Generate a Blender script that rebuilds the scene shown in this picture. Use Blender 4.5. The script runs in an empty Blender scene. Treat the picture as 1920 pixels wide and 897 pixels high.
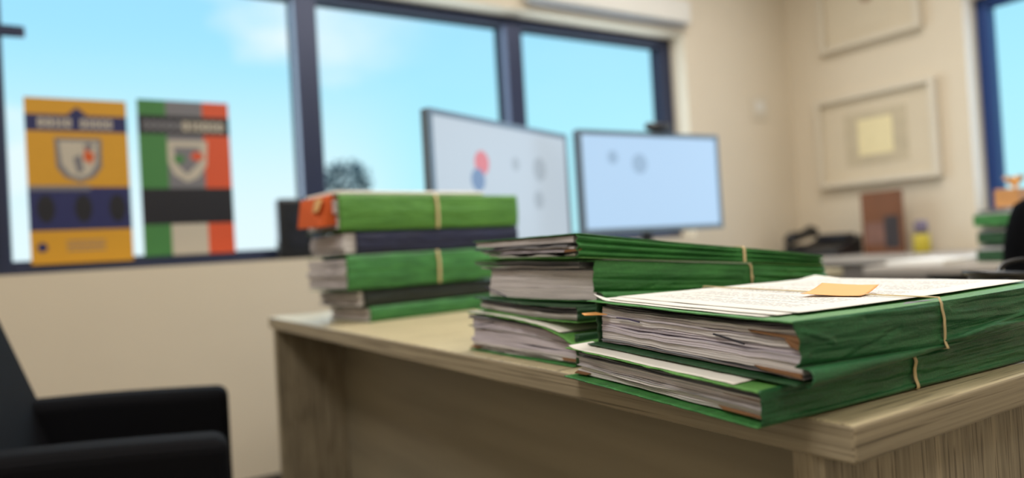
import bpy, math, random
from mathutils import Vector, Matrix, noise as mn

# ------------------------------------------------------------------ camera
A = math.radians(32.4); P_ = math.radians(.84); R_ = math.radians(3.43)
r0 = Vector((math.cos(A), -math.sin(A), 0)); f0 = Vector((math.sin(A), math.cos(A), 0)); up0 = Vector((0, 0, 1))
fw = f0*math.cos(P_) + up0*math.sin(P_); u1 = r0.cross(fw)
rt = r0*math.cos(R_) - u1*math.sin(R_); upv = u1*math.cos(R_) + r0*math.sin(R_)
cam_d = bpy.data.cameras.new('camera'); cam = bpy.data.objects.new('camera', cam_d)
bpy.context.scene.collection.objects.link(cam)
M_ = Matrix((rt, upv, -fw)).transposed().to_4x4(); M_.translation = Vector((0, 0, .89)); cam.matrix_world = M_
cam_d.sensor_fit = 'HORIZONTAL'; cam_d.sensor_width = 36; cam_d.lens = 25.5
cam_d.clip_start = .02; cam_d.clip_end = 300
cam_d.dof.use_dof = True; cam_d.dof.focus_distance = .68; cam_d.dof.aperture_fstop = 2.3
sc = bpy.context.scene; sc.camera = cam
C = sc.collection
sc.view_settings.view_transform = 'Standard'; sc.view_settings.look = 'None'
sc.view_settings.gamma = 1; sc.view_settings.use_curve_mapping = False
sc.view_settings.exposure = 0.08
sc.cycles.use_denoising = True
sc.cycles.max_bounces = 8; sc.cycles.sample_clamp_indirect = 4

# ------------------------------------------------------------------ world: daylight sky with soft clouds
W = bpy.data.worlds.new('sky'); sc.world = W; W.use_nodes = True
nt = W.node_tree; nt.nodes.clear()
def N(t, typ, **k):
    n = t.nodes.new(typ)
    for a, b in k.items(): setattr(n, a, b)
    return n
def ramp(t, stops, fac=None, interp='LINEAR'):
    n = N(t, 'ShaderNodeValToRGB'); n.color_ramp.interpolation = interp
    e = n.color_ramp.elements
    while len(e) < len(stops): e.new(.5)
    for i, (p, c) in enumerate(stops):
        e[i].position = p; e[i].color = (*c, 1) if len(c) == 3 else c
    if fac is not None: t.links.new(fac, n.inputs[0])
    return n
tc = N(nt, 'ShaderNodeTexCoord'); sp = N(nt, 'ShaderNodeSeparateXYZ'); nt.links.new(tc.outputs['Generated'], sp.inputs[0])
g = ramp(nt, [(0, (.30, .34, .33)), (.49, (.45, .5, .5)), (.505, (.50, .93, 1.0)), (.58, (.43, .87, 1.0)), (.66, (.36, .76, 1.0)), (1, (.12, .38, .85))])
mr = N(nt, 'ShaderNodeMapRange'); mr.inputs[1].default_value = -1; mr.inputs[2].default_value = 1
nt.links.new(sp.outputs[2], mr.inputs[0]); nt.links.new(mr.outputs[0], g.inputs[0])
mp = N(nt, 'ShaderNodeMapping'); mp.inputs['Scale'].default_value = (1, 1, 2.6); mp.inputs['Location'].default_value = (.1, .1, .15)
nt.links.new(tc.outputs['Generated'], mp.inputs[0])
nz = N(nt, 'ShaderNodeTexNoise'); nz.inputs['Scale'].default_value = 2.6; nz.inputs['Detail'].default_value = 6
nt.links.new(mp.outputs[0], nz.inputs[0])
cr = ramp(nt, [(.44, (0, 0, 0)), (.60, (.9, .9, .9))], nz.outputs[0])
mk = N(nt, 'ShaderNodeMapRange', interpolation_type='SMOOTHSTEP'); nt.links.new(sp.outputs[0], mk.inputs[0])
for i_, v_ in ((1, .30), (2, .46), (3, 1.0), (4, .06)): mk.inputs[i_].default_value = v_
mm = N(nt, 'ShaderNodeMath', operation='MULTIPLY'); nt.links.new(cr.outputs[0], mm.inputs[0]); nt.links.new(mk.outputs[0], mm.inputs[1])
mxs = N(nt, 'ShaderNodeMix', data_type='RGBA'); hz = N(nt, 'ShaderNodeMapRange', interpolation_type='SMOOTHSTEP'); nt.links.new(sp.outputs[2], hz.inputs[0])
for i_, v_ in ((1, .02), (2, .30), (3, .85), (4, 0.0)): hz.inputs[i_].default_value = v_
hm = N(nt, 'ShaderNodeMath', operation='MULTIPLY'); nt.links.new(hz.outputs[0], hm.inputs[0]); nt.links.new(mk.outputs[0], hm.inputs[1])
mq = N(nt, 'ShaderNodeMath', operation='MAXIMUM'); nt.links.new(mm.outputs[0], mq.inputs[0]); nt.links.new(hm.outputs[0], mq.inputs[1])
nt.links.new(mq.outputs[0], mxs.inputs[0]); nt.links.new(g.outputs[0], mxs.inputs[6])
mxs.inputs[7].default_value = (.86, .97, 1.0, 1)
bg = N(nt, 'ShaderNodeBackground'); bg.inputs[1].default_value = 1.0
nt.links.new(mxs.outputs[2], bg.inputs[0]); wo = N(nt, 'ShaderNodeOutputWorld'); nt.links.new(bg.outputs[0], wo.inputs[0])

# ------------------------------------------------------------------ room lamps (ceiling panels)
def area(name, loc, sx, sy, power, col, rot=(0, 0, 0)):
    l = bpy.data.lights.new(name, 'AREA'); l.shape = 'RECTANGLE'; l.size = sx; l.size_y = sy; l.energy = power; l.color = col
    o = bpy.data.objects.new(name, l); o.location = loc; o.rotation_euler = rot; C.objects.link(o); return o
area('ceiling_light', (1.5, 1.0, 2.66), .6, 1.2, 32, (1, .95, .87))
area('ceiling_light', (-.9, .6, 2.66), .6, 1.2, 27, (1, .95, .87))
area('ceiling_light', (2.5, 1.5, 2.66), .6, 1.2, 18, (1, .95, .87))
area('ceiling_light', (.6, -.9, 2.66), 1.2, .6, 13, (1, .95, .87))
# daylight entering through the two windows
area('window_daylight', (1.43, 2.98, 1.5), 3.0, 1.05, 26, (.72, .88, 1), (math.radians(-90), 0, 0))
area('window_daylight', (4.05, 1.05, 1.5), 1.05, 1.4, 12, (.62, .76, 1), (0, math.radians(90), 0))

# ------------------------------------------------------------------ materials
def lin(r, g_, b):
    f = lambda c: (c/255/12.92) if c/255 <= .04045 else ((c/255+.055)/1.055)**2.4
    return (f(r), f(g_), f(b))
def mat(name, col, rough=.6, metal=0, var=0, vscale=8, bump=0, bscale=60, stretch=(1, 1, 1), emit=None, spec=.5):
    m = bpy.data.materials.new(name); m.use_nodes = True; t = m.node_tree; b = t.nodes['Principled BSDF']
    b.inputs['Base Color'].default_value = (*col, 1); b.inputs['Roughness'].default_value = rough; b.inputs['Metallic'].default_value = metal
    b.inputs['Specular IOR Level'].default_value = spec
    tc = N(t, 'ShaderNodeTexCoord'); mp = N(t, 'ShaderNodeMapping'); mp.inputs['Scale'].default_value = stretch
    t.links.new(tc.outputs['Object'], mp.inputs[0])
    nz = N(t, 'ShaderNodeTexNoise'); nz.inputs['Scale'].default_value = vscale; nz.inputs['Detail'].default_value = 5
    t.links.new(mp.outputs[0], nz.inputs[0])
    v = max(var, .02)
    rp = ramp(t, [(.25, tuple(c*(1-v) for c in col)), (.75, tuple(min(1, c*(1+v)) for c in col))], nz.outputs[0])
    t.links.new(rp.outputs[0], b.inputs['Base Color'])
    if bump:
        n2 = N(t, 'ShaderNodeTexNoise'); n2.inputs['Scale'].default_value = bscale; n2.inputs['Detail'].default_value = 4
        t.links.new(mp.outputs[0], n2.inputs[0]); bp = N(t, 'ShaderNodeBump'); bp.inputs['Strength'].default_value = bump
        bp.inputs['Distance'].default_value = .001
        t.links.new(n2.outputs[0], bp.inputs['Height']); t.links.new(bp.outputs[0], b.inputs['Normal'])
    if emit:
        b.inputs['Emission Color'].default_value = (*emit[0], 1); b.inputs['Emission Strength'].default_value = emit[1]
    return m
def wood(name, c0, c1, scale, gscale=1.0, rough=.45):
    """laminate: long streaks plus thin dark pores, scale = stretch of the object coordinates"""
    m = bpy.data.materials.new(name); m.use_nodes = True; t = m.node_tree; b = t.nodes['Principled BSDF']
    tc = N(t, 'ShaderNodeTexCoord'); mp = N(t, 'ShaderNodeMapping'); mp.inputs['Scale'].default_value = scale
    t.links.new(tc.outputs['Object'], mp.inputs[0])
    n1 = N(t, 'ShaderNodeTexNoise'); n1.inputs['Scale'].default_value = 2.2*gscale; n1.inputs['Detail'].default_value = 8; n1.inputs['Roughness'].default_value = .65
    n1.inputs['Distortion'].default_value = .4
    t.links.new(mp.outputs[0], n1.inputs[0])
    r1 = ramp(t, [(.30, c0), (.50, tuple((a+b_)/2 for a, b_ in zip(c0, c1))), (.70, c1)], n1.outputs[0])
    n2 = N(t, 'ShaderNodeTexNoise'); n2.inputs['Scale'].default_value = 7*gscale; n2.inputs['Detail'].default_value = 3
    t.links.new(mp.outputs[0], n2.inputs[0])
    r2 = ramp(t, [(.38, (.44, .42, .40)), (.44, (1, 1, 1))], n2.outputs[0])
    mx = N(t, 'ShaderNodeMix', data_type='RGBA', blend_type='MULTIPLY'); mx.inputs[0].default_value = .85
    t.links.new(r1.outputs[0], mx.inputs[6]); t.links.new(r2.outputs[0], mx.inputs[7]); t.links.new(mx.outputs[2], b.inputs['Base Color'])
    b.inputs['Roughness'].default_value = rough
    bp = N(t, 'ShaderNodeBump'); bp.inputs['Strength'].default_value = .25; bp.inputs['Distance'].default_value = .0004
    t.links.new(n2.outputs[0], bp.inputs['Height']); t.links.new(bp.outputs[0], b.inputs['Normal'])
    return m
def page_edges(name, dark, light, vs=1100):
    """edges of stacked sheets: thin streaks that follow the v coordinate (metres)"""
    m = bpy.data.materials.new(name); m.use_nodes = True; t = m.node_tree; b = t.nodes['Principled BSDF']
    uv = N(t, 'ShaderNodeTexCoord'); mp = N(t, 'ShaderNodeMapping'); mp.inputs['Scale'].default_value = (9, vs, 1)
    t.links.new(uv.outputs['UV'], mp.inputs[0])
    nz = N(t, 'ShaderNodeTexNoise'); nz.noise_dimensions = '2D'; nz.inputs['Scale'].default_value = 1; nz.inputs['Detail'].default_value = 3
    t.links.new(mp.outputs[0], nz.inputs[0])
    r = ramp(t, [(.30, dark), (.46, tuple((a+b_*2)/3 for a, b_ in zip(dark, light))), (.62, light)], nz.outputs[0])
    t.links.new(r.outputs[0], b.inputs['Base Color']); b.inputs['Roughness'].default_value = .8
    b.inputs['Specular IOR Level'].default_value = .2
    return m
def printed(name, base):
    """white office paper with rows of small illegible print (uv in metres)"""
    m = bpy.data.materials.new(name); m.use_nodes = True; t = m.node_tree; b = t.nodes['Principled BSDF']
    L = t.links.new
    uv = N(t, 'ShaderNodeTexCoord'); s = N(t, 'ShaderNodeSeparateXYZ'); L(uv.outputs['UV'], s.inputs[0])
    def M(op, a, b_=None):
        n = N(t, 'ShaderNodeMath', operation=op)
        for i, x in enumerate((a, b_)):
            if x is None: continue
            if isinstance(x, (int, float)): n.inputs[i].default_value = x
            else: L(x, n.inputs[i])
        return n.outputs[0]
    row = M('MULTIPLY', s.outputs[1], 190.0)
    fr = M('FRACT', row); ink_row = M('LESS_THAN', fr, .42)
    rid = M('FLOOR', row)
    cx = N(t, 'ShaderNodeCombineXYZ'); L(M('MULTIPLY', s.outputs[0], 260.0), cx.inputs[0]); L(M('MULTIPLY', rid, 7.3), cx.inputs[1])
    nz = N(t, 'ShaderNodeTexNoise'); nz.noise_dimensions = '2D'; nz.inputs['Scale'].default_value = 1.3; nz.inputs['Detail'].default_value = 1; L(cx.outputs[0], nz.inputs[0])
    words = M('GREATER_THAN', nz.outputs[0], .46)
    cy = N(t, 'ShaderNodeCombineXYZ'); L(M('MULTIPLY', rid, .37), cy.inputs[0])
    n2 = N(t, 'ShaderNodeTexNoise'); n2.noise_dimensions = '2D'; n2.inputs['Scale'].default_value = 1.0; L(cy.outputs[0], n2.inputs[0])
    para = M('GREATER_THAN', n2.outputs[0], .42)
    mg = M('MULTIPLY', M('GREATER_THAN', s.outputs[0], .026), M('LESS_THAN', s.outputs[0], .185))
    mg2 = M('MULTIPLY', M('GREATER_THAN', s.outputs[1], .02), M('LESS_THAN', s.outputs[1], .275))
    ink = M('MULTIPLY', M('MULTIPLY', M('MULTIPLY', ink_row, words), para), M('MULTIPLY', mg, mg2))
    mx = N(t, 'ShaderNodeMix', data_type='RGBA'); L(ink, mx.inputs[0]); mx.inputs[6].default_value = (*base, 1); mx.inputs[7].default_value = (.30, .29, .30, 1)
    L(mx.outputs[2], b.inputs['Base Color']); b.inputs['Roughness'].default_value = .75
    return m
def green_card(name, c0, c1, rough=.5):
    m = bpy.data.materials.new(name); m.use_nodes = True; t = m.node_tree; b = t.nodes['Principled BSDF']; L = t.links.new
    tc = N(t, 'ShaderNodeTexCoord'); mp = N(t, 'ShaderNodeMapping'); mp.inputs['Scale'].default_value = (6, 22, 40); L(tc.outputs['Object'], mp.inputs[0])
    n1 = N(t, 'ShaderNodeTexNoise'); n1.inputs['Scale'].default_value = 1.6; n1.inputs['Detail'].default_value = 8; n1.inputs['Roughness'].default_value = .6; L(mp.outputs[0], n1.inputs[0])
    r = ramp(t, [(.3, c0), (.7, c1)], n1.outputs[0])
    n2 = N(t, 'ShaderNodeTexNoise'); n2.inputs['Scale'].default_value = 520; n2.inputs['Detail'].default_value = 2; L(tc.outputs['Object'], n2.inputs[0])
    r2 = ramp(t, [(.35, (.78, .80, .78)), (.62, (1.05, 1.05, 1.05)), (.72, (1.5, 1.4, 1.4))], n2.outputs[0])
    mx = N(t, 'ShaderNodeMix', data_type='RGBA', blend_type='MULTIPLY'); mx.inputs[0].default_value = .8
    L(r.outputs[0], mx.inputs[6]); L(r2.outputs[0], mx.inputs[7]); L(mx.outputs[2], b.inputs['Base Color'])
    b.inputs['Roughness'].default_value = rough; b.inputs['Specular IOR Level'].default_value = .45
    mp3 = N(t, 'ShaderNodeMapping'); mp3.inputs['Scale'].default_value = (18, 60, 130); L(tc.outputs['Object'], mp3.inputs[0])
    n3 = N(t, 'ShaderNodeTexNoise'); n3.inputs['Scale'].default_value = 1.5; n3.inputs['Detail'].default_value = 6; L(mp3.outputs[0], n3.inputs[0])
    ad = N(t, 'ShaderNodeMath', operation='MULTIPLY_ADD'); L(n2.outputs[0], ad.inputs[0]); ad.inputs[1].default_value = .12; L(n3.outputs[0], ad.inputs[2])
    bp = N(t, 'ShaderNodeBump'); bp.inputs['Strength'].default_value = .8; bp.inputs['Distance'].default_value = .003
    L(ad.outputs[0], bp.inputs['Height']); L(bp.outputs[0], b.inputs['Normal'])
    return m

M = {}
M['wall'] = mat('wall_paint', lin(222, 209, 188), .9, var=.02, vscale=3, bump=.1, bscale=200)
M['ceil'] = mat('ceiling_paint', lin(235, 232, 225), .9)
M['floor'] = mat('carpet', lin(96, 92, 88), .95, var=.2, vscale=120, bump=.5, bscale=400)
M['skirt'] = mat('skirting_rubber', lin(62, 58, 54), .6)
M['alu'] = mat('window_aluminium', lin(46, 54, 82), .4, .3)
M['sill'] = mat('sill_paint', lin(120, 112, 104), .6)
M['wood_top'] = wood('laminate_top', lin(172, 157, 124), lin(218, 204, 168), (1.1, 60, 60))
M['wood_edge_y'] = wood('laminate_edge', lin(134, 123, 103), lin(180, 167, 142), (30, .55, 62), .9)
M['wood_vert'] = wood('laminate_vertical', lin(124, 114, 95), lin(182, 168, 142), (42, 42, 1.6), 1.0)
M['wood_hor'] = mat('laminate_horizontal', lin(156, 146, 124), .5, var=.16, vscale=1.2, stretch=(6, 1.2, 16))
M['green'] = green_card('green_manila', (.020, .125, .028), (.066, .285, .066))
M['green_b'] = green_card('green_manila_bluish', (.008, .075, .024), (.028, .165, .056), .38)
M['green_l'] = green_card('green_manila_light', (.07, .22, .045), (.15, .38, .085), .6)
M['green_m'] = green_card('green_manila_lit_top', (.045, .18, .045), (.10, .31, .085), .55)  # top covers: lighter copy of the gusset card, light from above painted in
M['green_far'] = green_card('green_manila_worn', (.06, .20, .025), (.11, .31, .05), .6)
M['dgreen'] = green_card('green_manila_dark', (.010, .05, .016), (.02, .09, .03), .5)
M['navy'] = green_card('navy_manila', (.006, .008, .035), (.014, .018, .07), .5)
M['black_card'] = green_card('black_green_card', (.008, .014, .010), (.02, .028, .022), .5)
M['pages'] = page_edges('page_edges', (.38, .36, .38), (.68, .64, .66))
M['pages2'] = page_edges('page_edges_lilac', (.36, .33, .39), (.62, .57, .64), 800)
M['pages_d'] = page_edges('grey_sheet_edges', (.10, .10, .12), (.26, .26, .29))
M['paper'] = mat('white_paper', (.80, .77, .72), .75, var=.03)
M['sheet'] = mat('cream_sheet', (.72, .70, .58), .75, var=.03)
M['print'] = printed('printed_paper', (.76, .74, .70))
M['kraft'] = mat('kraft_card', lin(122, 84, 50), .7, var=.15, vscale=40)
M['peach'] = mat('peach_note', lin(240, 172, 100), .65, var=.04)
M['purple'] = mat('purple_tape', lin(52, 36, 84), .5)
M['darktape'] = mat('dark_tape', lin(30, 26, 42), .5)
M['rubber'] = mat('rubber_band', lin(206, 184, 138), .5, var=.1, vscale=60)
M['black'] = mat('black_plastic', (.012, .012, .014), .35, var=.1)
M['cable'] = mat('black_cable', (.010, .010, .012), .28)
M['leather'] = mat('black_leather', (.003, .003, .0045), .8, var=.1, bump=.4, bscale=300, spec=.12)
M['bezel'] = mat('monitor_bezel', lin(104, 122, 140), .35, .2)
M['metal'] = mat('brushed_metal', lin(150, 152, 158), .35, .8)
M['chrome_d'] = mat('dark_metal', lin(60, 60, 66), .35, .7)
M['scr_a'] = mat('screen_grey', (.05, .05, .05), .4, emit=(lin(176, 190, 202), 1.0))
M['scr_b'] = mat('screen_blue', (.05, .05, .05), .4, emit=(lin(170, 203, 234), 1.0))
M['scr_red'] = mat('screen_red', (.05, .02, .02), .4, emit=(lin(214, 120, 128), .9))
M['scr_navy'] = mat('screen_steel', (.02, .03, .05), .4, emit=(lin(110, 136, 172), .9))
M['scr_ga'] = mat('screen_mark_grey', (.05, .05, .05), .4, emit=(lin(156, 170, 182), .95))
M['scr_gb'] = mat('screen_mark_blue', (.05, .05, .05), .4, emit=(lin(146, 178, 208), .95))
M['gold'] = mat('poster_gold', lin(214, 156, 36), .5)
M['pnavy'] = mat('poster_navy', lin(30, 36, 92), .5)
M['pblack'] = mat('poster_black', lin(12, 12, 26), .5)
M['pcream'] = mat('poster_cream', lin(196, 186, 170), .5)
M['pgrey'] = mat('poster_grey', lin(120, 118, 124), .5)
M['pgreen'] = mat('poster_green', lin(66, 128, 66), .5)
M['porange'] = mat('poster_orange', lin(216, 84, 44), .5)
M['plate'] = mat('white_plastic', lin(226, 222, 214), .5)
M['frame_w'] = mat('white_frame', lin(216, 205, 186), .5)
M['mount'] = mat('picture_mount', lin(214, 200, 176), .8)
M['art_grey'] = mat('picture_grey', lin(196, 182, 156), .8, var=.1, vscale=12)
M['art_cream'] = mat('picture_cream', lin(236, 222, 178), .8, var=.06, vscale=20)
M['art_brown'] = mat('picture_brown', lin(160, 130, 110), .8)
M['brown'] = mat('brown_board', lin(118, 72, 42), .6, var=.15, vscale=14)
M['pink_b'] = mat('dusty_brown', lin(128, 92, 80), .7, var=.2, vscale=18)
M['dark_b'] = mat('dark_photo', lin(52, 44, 46), .6, var=.3, vscale=20)
M['white_top'] = mat('pale_worktop', lin(176, 166, 156), .5, var=.03)
M['grey_brown'] = mat('grey_brown_panel', lin(104, 94, 86), .6, var=.08, vscale=5, stretch=(6, 6, 1))
M['orange'] = mat('orange_folder', lin(214, 92, 34), .6, var=.08)
M['yellow'] = mat('yellow_liquid', lin(190, 170, 50), .4)
M['mauve'] = mat('mauve_cap', lin(120, 108, 128), .5)
M['leaf'] = mat('tree_leaves', (.08, .13, .14), .8, var=.5, vscale=3)  # leaf colour lightened to bluish grey, distance haze painted in
M['bark'] = mat('tree_bark', (.06, .05, .04), .9, var=.3, vscale=9)
M['tan_d'] = mat('tan_carton', lin(196, 140, 84), .6, var=.1)
M['tan'] = mat('tan_card', lin(222, 168, 96), .6, var=.1)
M['ground'] = mat('ground', (.12, .15, .08), .95, var=.3, vscale=.4)
def glass(name, tint):
    m = bpy.data.materials.new(name); m.use_nodes = True; t = m.node_tree; t.nodes.clear()
    tr = N(t, 'ShaderNodeBsdfTransparent'); tr.inputs[0].default_value = (*tint, 1)
    gl = N(t, 'ShaderNodeBsdfGlossy'); gl.inputs['Roughness'].default_value = .02
    fr = N(t, 'ShaderNodeFresnel'); fr.inputs[0].default_value = 1.04
    mx = N(t, 'ShaderNodeMixShader'); o = N(t, 'ShaderNodeOutputMaterial')
    t.links.new(fr.outputs[0], mx.inputs[0]); t.links.new(tr.outputs[0], mx.inputs[1]); t.links.new(gl.outputs[0], mx.inputs[2]); t.links.new(mx.outputs[0], o.inputs[0])
    return m
M['glass'] = glass('window_glass', (.97, .985, .99))

# ------------------------------------------------------------------ mesh helpers (world coordinates in, local out)
class MB:
    def __init__(s): s.v = []; s.f = []; s.m = []; s.uv = []
    def add(s, vs, fs, mi=0, uv=None):
        b = len(s.v); s.v += [tuple(p) for p in vs]; s.f += [tuple(i+b for i in f) for f in fs]; s.m += [mi]*len(fs)
        s.uv += uv if uv else [(0, 0)]*len(vs)
        return s
    def box(s, x0, y0, z0, x1, y1, z1, mi=0, T=None):
        p = [(x, y, z) for z in (z0, z1) for x, y in ((x0, y0), (x1, y0), (x1, y1), (x0, y1))]
        if T: p = [T(*q) for q in p]
        return s.add(p, [(3, 2, 1, 0), (4, 5, 6, 7), (0, 1, 5, 4), (1, 2, 6, 5), (2, 3, 7, 6), (3, 0, 4, 7)], mi)
    def tube(s, pts, r, n=8, mi=0, closed=False):
        pts = [Vector(p) for p in pts]; k = len(pts); vs = []; fs = []
        ref = Vector((0, 0, 1)); prev = None
        for i, p in enumerate(pts):
            a = pts[(i-1) % k] if (closed or i > 0) else p; b = pts[(i+1) % k] if (closed or i < k-1) else p
            d = (b-a).normalized()
            if prev is None: x = d.cross(ref if abs(d.z) < .9 else Vector((1, 0, 0))).normalized()
            else: x = (prev - d*prev.dot(d)).normalized()
            prev = x; y = d.cross(x); rr = r[i] if isinstance(r, (list, tuple)) else r
            vs += [p + x*rr*math.cos(2*math.pi*j/n) + y*rr*math.sin(2*math.pi*j/n) for j in range(n)]
        for i in range(k if closed else k-1):
            for j in range(n):
                fs.append((i*n+j, i*n+(j+1) % n, ((i+1) % k)*n+(j+1) % n, ((i+1) % k)*n+j))
        if not closed: fs += [tuple(range(n))[::-1], tuple((k-1)*n+j for j in range(n))]
        return s.add(vs, fs, mi)
    def lathe(s, cx, cy, prof, n=24, mi=0, T=None):
        vs = []; fs = []
        for r, z in prof:
            for j in range(n):
                q = (cx+r*math.cos(2*math.pi*j/n), cy+r*math.sin(2*math.pi*j/n), z); vs.append(T(*q) if T else q)
        for i in range(len(prof)-1):
            for j in range(n): fs.append((i*n+j, i*n+(j+1) % n, (i+1)*n+(j+1) % n, (i+1)*n+j))
        fs += [tuple(range(n))[::-1], tuple((len(prof)-1)*n+j for j in range(n))]
        return s.add(vs, fs, mi)
    def build(s, name, mats, parent=None, bevel=0, solid=0, smooth=False, label=None, seg=2, soff=-1, sub=0):
        if not isinstance(mats, (list, tuple)): mats = [mats]
        off = Vector(parent['_o']) if parent is not None and '_o' in parent else Vector((0, 0, 0))
        me = bpy.data.meshes.new(name); me.from_pydata([tuple(Vector(p)-off) for p in s.v], [], s.f)
        for m in mats: me.materials.append(m)
        me.polygons.foreach_set('material_index', s.m)
        uvl = me.uv_layers.new(name='UVMap')
        flat = []
        for l in me.loops: flat += s.uv[l.vertex_index]
        uvl.data.foreach_set('uv', flat)
        if smooth: me.polygons.foreach_set('use_smooth', [True]*len(me.polygons))
        me.validate(); me.update()
        o = bpy.data.objects.new(name, me); C.objects.link(o)
        if parent is not None: o.parent = parent; o['_o'] = list(off)
        if solid:
            q = o.modifiers.new('solid', 'SOLIDIFY'); q.thickness = solid; q.offset = soff
        if bevel:
            q = o.modifiers.new('bevel', 'BEVEL'); q.width = bevel; q.segments = seg; q.limit_method = 'ANGLE'; q.angle_limit = math.radians(40)
        if sub:
            q = o.modifiers.new('sub', 'SUBSURF'); q.levels = sub; q.render_levels = sub
        if label: o['label'] = label
        return o
def thing(name, loc, label, cat, group=None, kind=None):
    o = bpy.data.objects.new(name, None); o.location = loc; C.objects.link(o); o['_o'] = list(loc)
    if label: o['label'] = label
    if cat: o['category'] = cat
    if group: o['group'] = group
    if kind: o['kind'] = kind
    o.empty_display_size = .05
    return o
def struct(o): o['kind'] = 'structure'; return o
def tag(o, label, cat, group=None):
    o['label'] = label; o['category'] = cat
    if group: o['group'] = group
    return o
def nz3(x, y=0, z=0): return mn.noise(Vector((x, y, z)))

# ------------------------------------------------------------------ the room
XL, XR, YB, YF, HC = -1.7, 3.94, 2.86, -1.7, 2.7
struct(MB().box(XL-.2, YF-.2, -.1, XR+.3, YB+.3, 0).build('floor', M['floor']))
struct(MB().box(XL-.2, YF-.2, HC, XR+.3, YB+.3, HC+.1).build('ceiling', M['ceil']))
struct(MB().box(XL-.2, YF, 0, XL, YB, HC).build('wall_left', M['wall']))
struct(MB().box(XL-.2, YF-.2, 0, XR+.3, YF, HC).build('wall_front', M['wall']))
wx0, wx1, wz0, wz1 = -.175, 3.03, .905, 2.035
b = MB()
b.box(XL-.2, YB, 0, wx0, YB+.24, HC); b.box(wx1, YB, 0, XR+.3, YB+.24, HC)
b.box(wx0, YB, 0, wx1, YB+.24, wz0); b.box(wx0, YB, wz1, wx1, YB+.24, HC)
struct(b.build('wall_back', M['wall']))
ry0, ry1 = .30, 1.83
b = MB()
b.box(XR, YF, 0, XR+.24, ry0, HC); b.box(XR, ry1, 0, XR+.24, YB, HC)
b.box(XR, ry0, 0, XR+.24, ry1, wz0); b.box(XR, ry0, wz1, XR+.24, ry1, HC)
struct(b.build('wall_right', M['wall']))
struct(MB().box(XL, YB-.012, 0, XR, YB, .09).build('baseboard_back', M['skirt'], bevel=.003))
struct(MB().box(XR-.012, YF, 0, XR, YB-.012, .09).build('baseboard_right', M['skirt'], bevel=.003))

w = thing('window_1', (1.4, 3.0, wz0), None, None, kind='structure')
b = MB()
for q in ((wx0, wz0, wx0+.06, wz1), (wx1-.085, wz0, wx1, wz1), (wx0+.06, wz0, wx1-.085, wz0+.045), (wx0+.06, wz1-.05, wx1-.085, wz1)):
    b.box(q[0], 2.97, q[1], q[2], 3.05, q[3])
b.build('window_frame', M['alu'], w, bevel=.004)
for x in (.922, 1.945):
    MB().box(x-.046, 2.935, wz0+.045, x+.046, 3.052, wz1-.05).build('mullion', M['alu'], w, bevel=.004)
for x0, x1 in ((wx0+.06, .876), (.968, 1.899), (1.991, wx1-.085)):
    MB().box(x0, 3.008, wz0+.045, x1, 3.014, wz1-.05).build('glass_pane', M['glass'], w)
MB().box(-.125, 2.955, 1.715, -.045, 2.972, 1.755).build('window_latch', M['alu'], w, bevel=.006)
w = thing('window_2', (4.05, 1.05, wz0), None, None, kind='structure')
b = MB()
for q in ((ry0, wz0, ry0+.055, wz1), (ry1-.055, wz0, ry1, wz1), (ry0+.055, wz0, ry1-.055, wz0+.045), (ry0+.055, wz1-.05, ry1-.055, wz1)):
    b.box(4.07, q[0], q[1], 4.15, q[2], q[3])
b.build('window_frame', mat('window_aluminium_blue', lin(34, 66, 130), .4, .3), w, bevel=.004)
MB().box(4.108, ry0+.055, wz0+.045, 4.114, ry1-.055, wz1-.05).build('glass_pane', M['glass'], w)
# pale blind above the window, added in place of the lit head reveal
t = thing('lit_reveal_slab', (2.4, 2.83, 2.07), 'pale stand-in blind mounted above the right part of the wide window', 'slab')
MB().box(1.95, 2.785, 2.075, 3.02, 2.858, 2.20).build('slab_body', M['plate'], t, bevel=.01)
MB().box(1.97, 2.81, 2.058, 3.0, 2.826, 2.075).build('slab_lip', M['metal'], t, bevel=.003)

# ------------------------------------------------------------------ outside: ground and a tree
o = MB().box(-60, 3.6, -3.1, 90, 160, -3.0).build('lawn', M['ground']); struct(o); o.name = 'ground'
t = thing('tree', (11.6, 30, -3.0), 'dark bushy tree outside, seen through the middle pane of the wide window', 'tree')
MB().tube([(11.6, 30, -3), (11.55, 30, 0), (11.7, 30.1, 2.0), (11.5, 30, 4.2)], [.28, .22, .16, .06], 10).build('trunk', M['bark'], t, smooth=True)
random.seed(4); b = MB()
for i in range(420):
    u, v, rr = random.uniform(0, 6.283), random.uniform(-.8, 1), random.uniform(.55, 1)
    c = Vector((10.8+1.15*rr*math.cos(u)*math.sqrt(1-v*v*.9), 30+1.25*rr*math.sin(u)*math.sqrt(1-v*v*.9), 4.25+.9*rr*v))
    a = Vector((random.uniform(-1, 1), random.uniform(-1, 1), random.uniform(-1, 1))).normalized(); d = a.orthogonal().normalized(); s = random.uniform(.10, .2)
    b.add([c+a*s, c+d*s*.6, c-a*s, c-d*s*.6], [(0, 1, 2, 3)])
b.build('foliage', M['leaf'], t)

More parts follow.
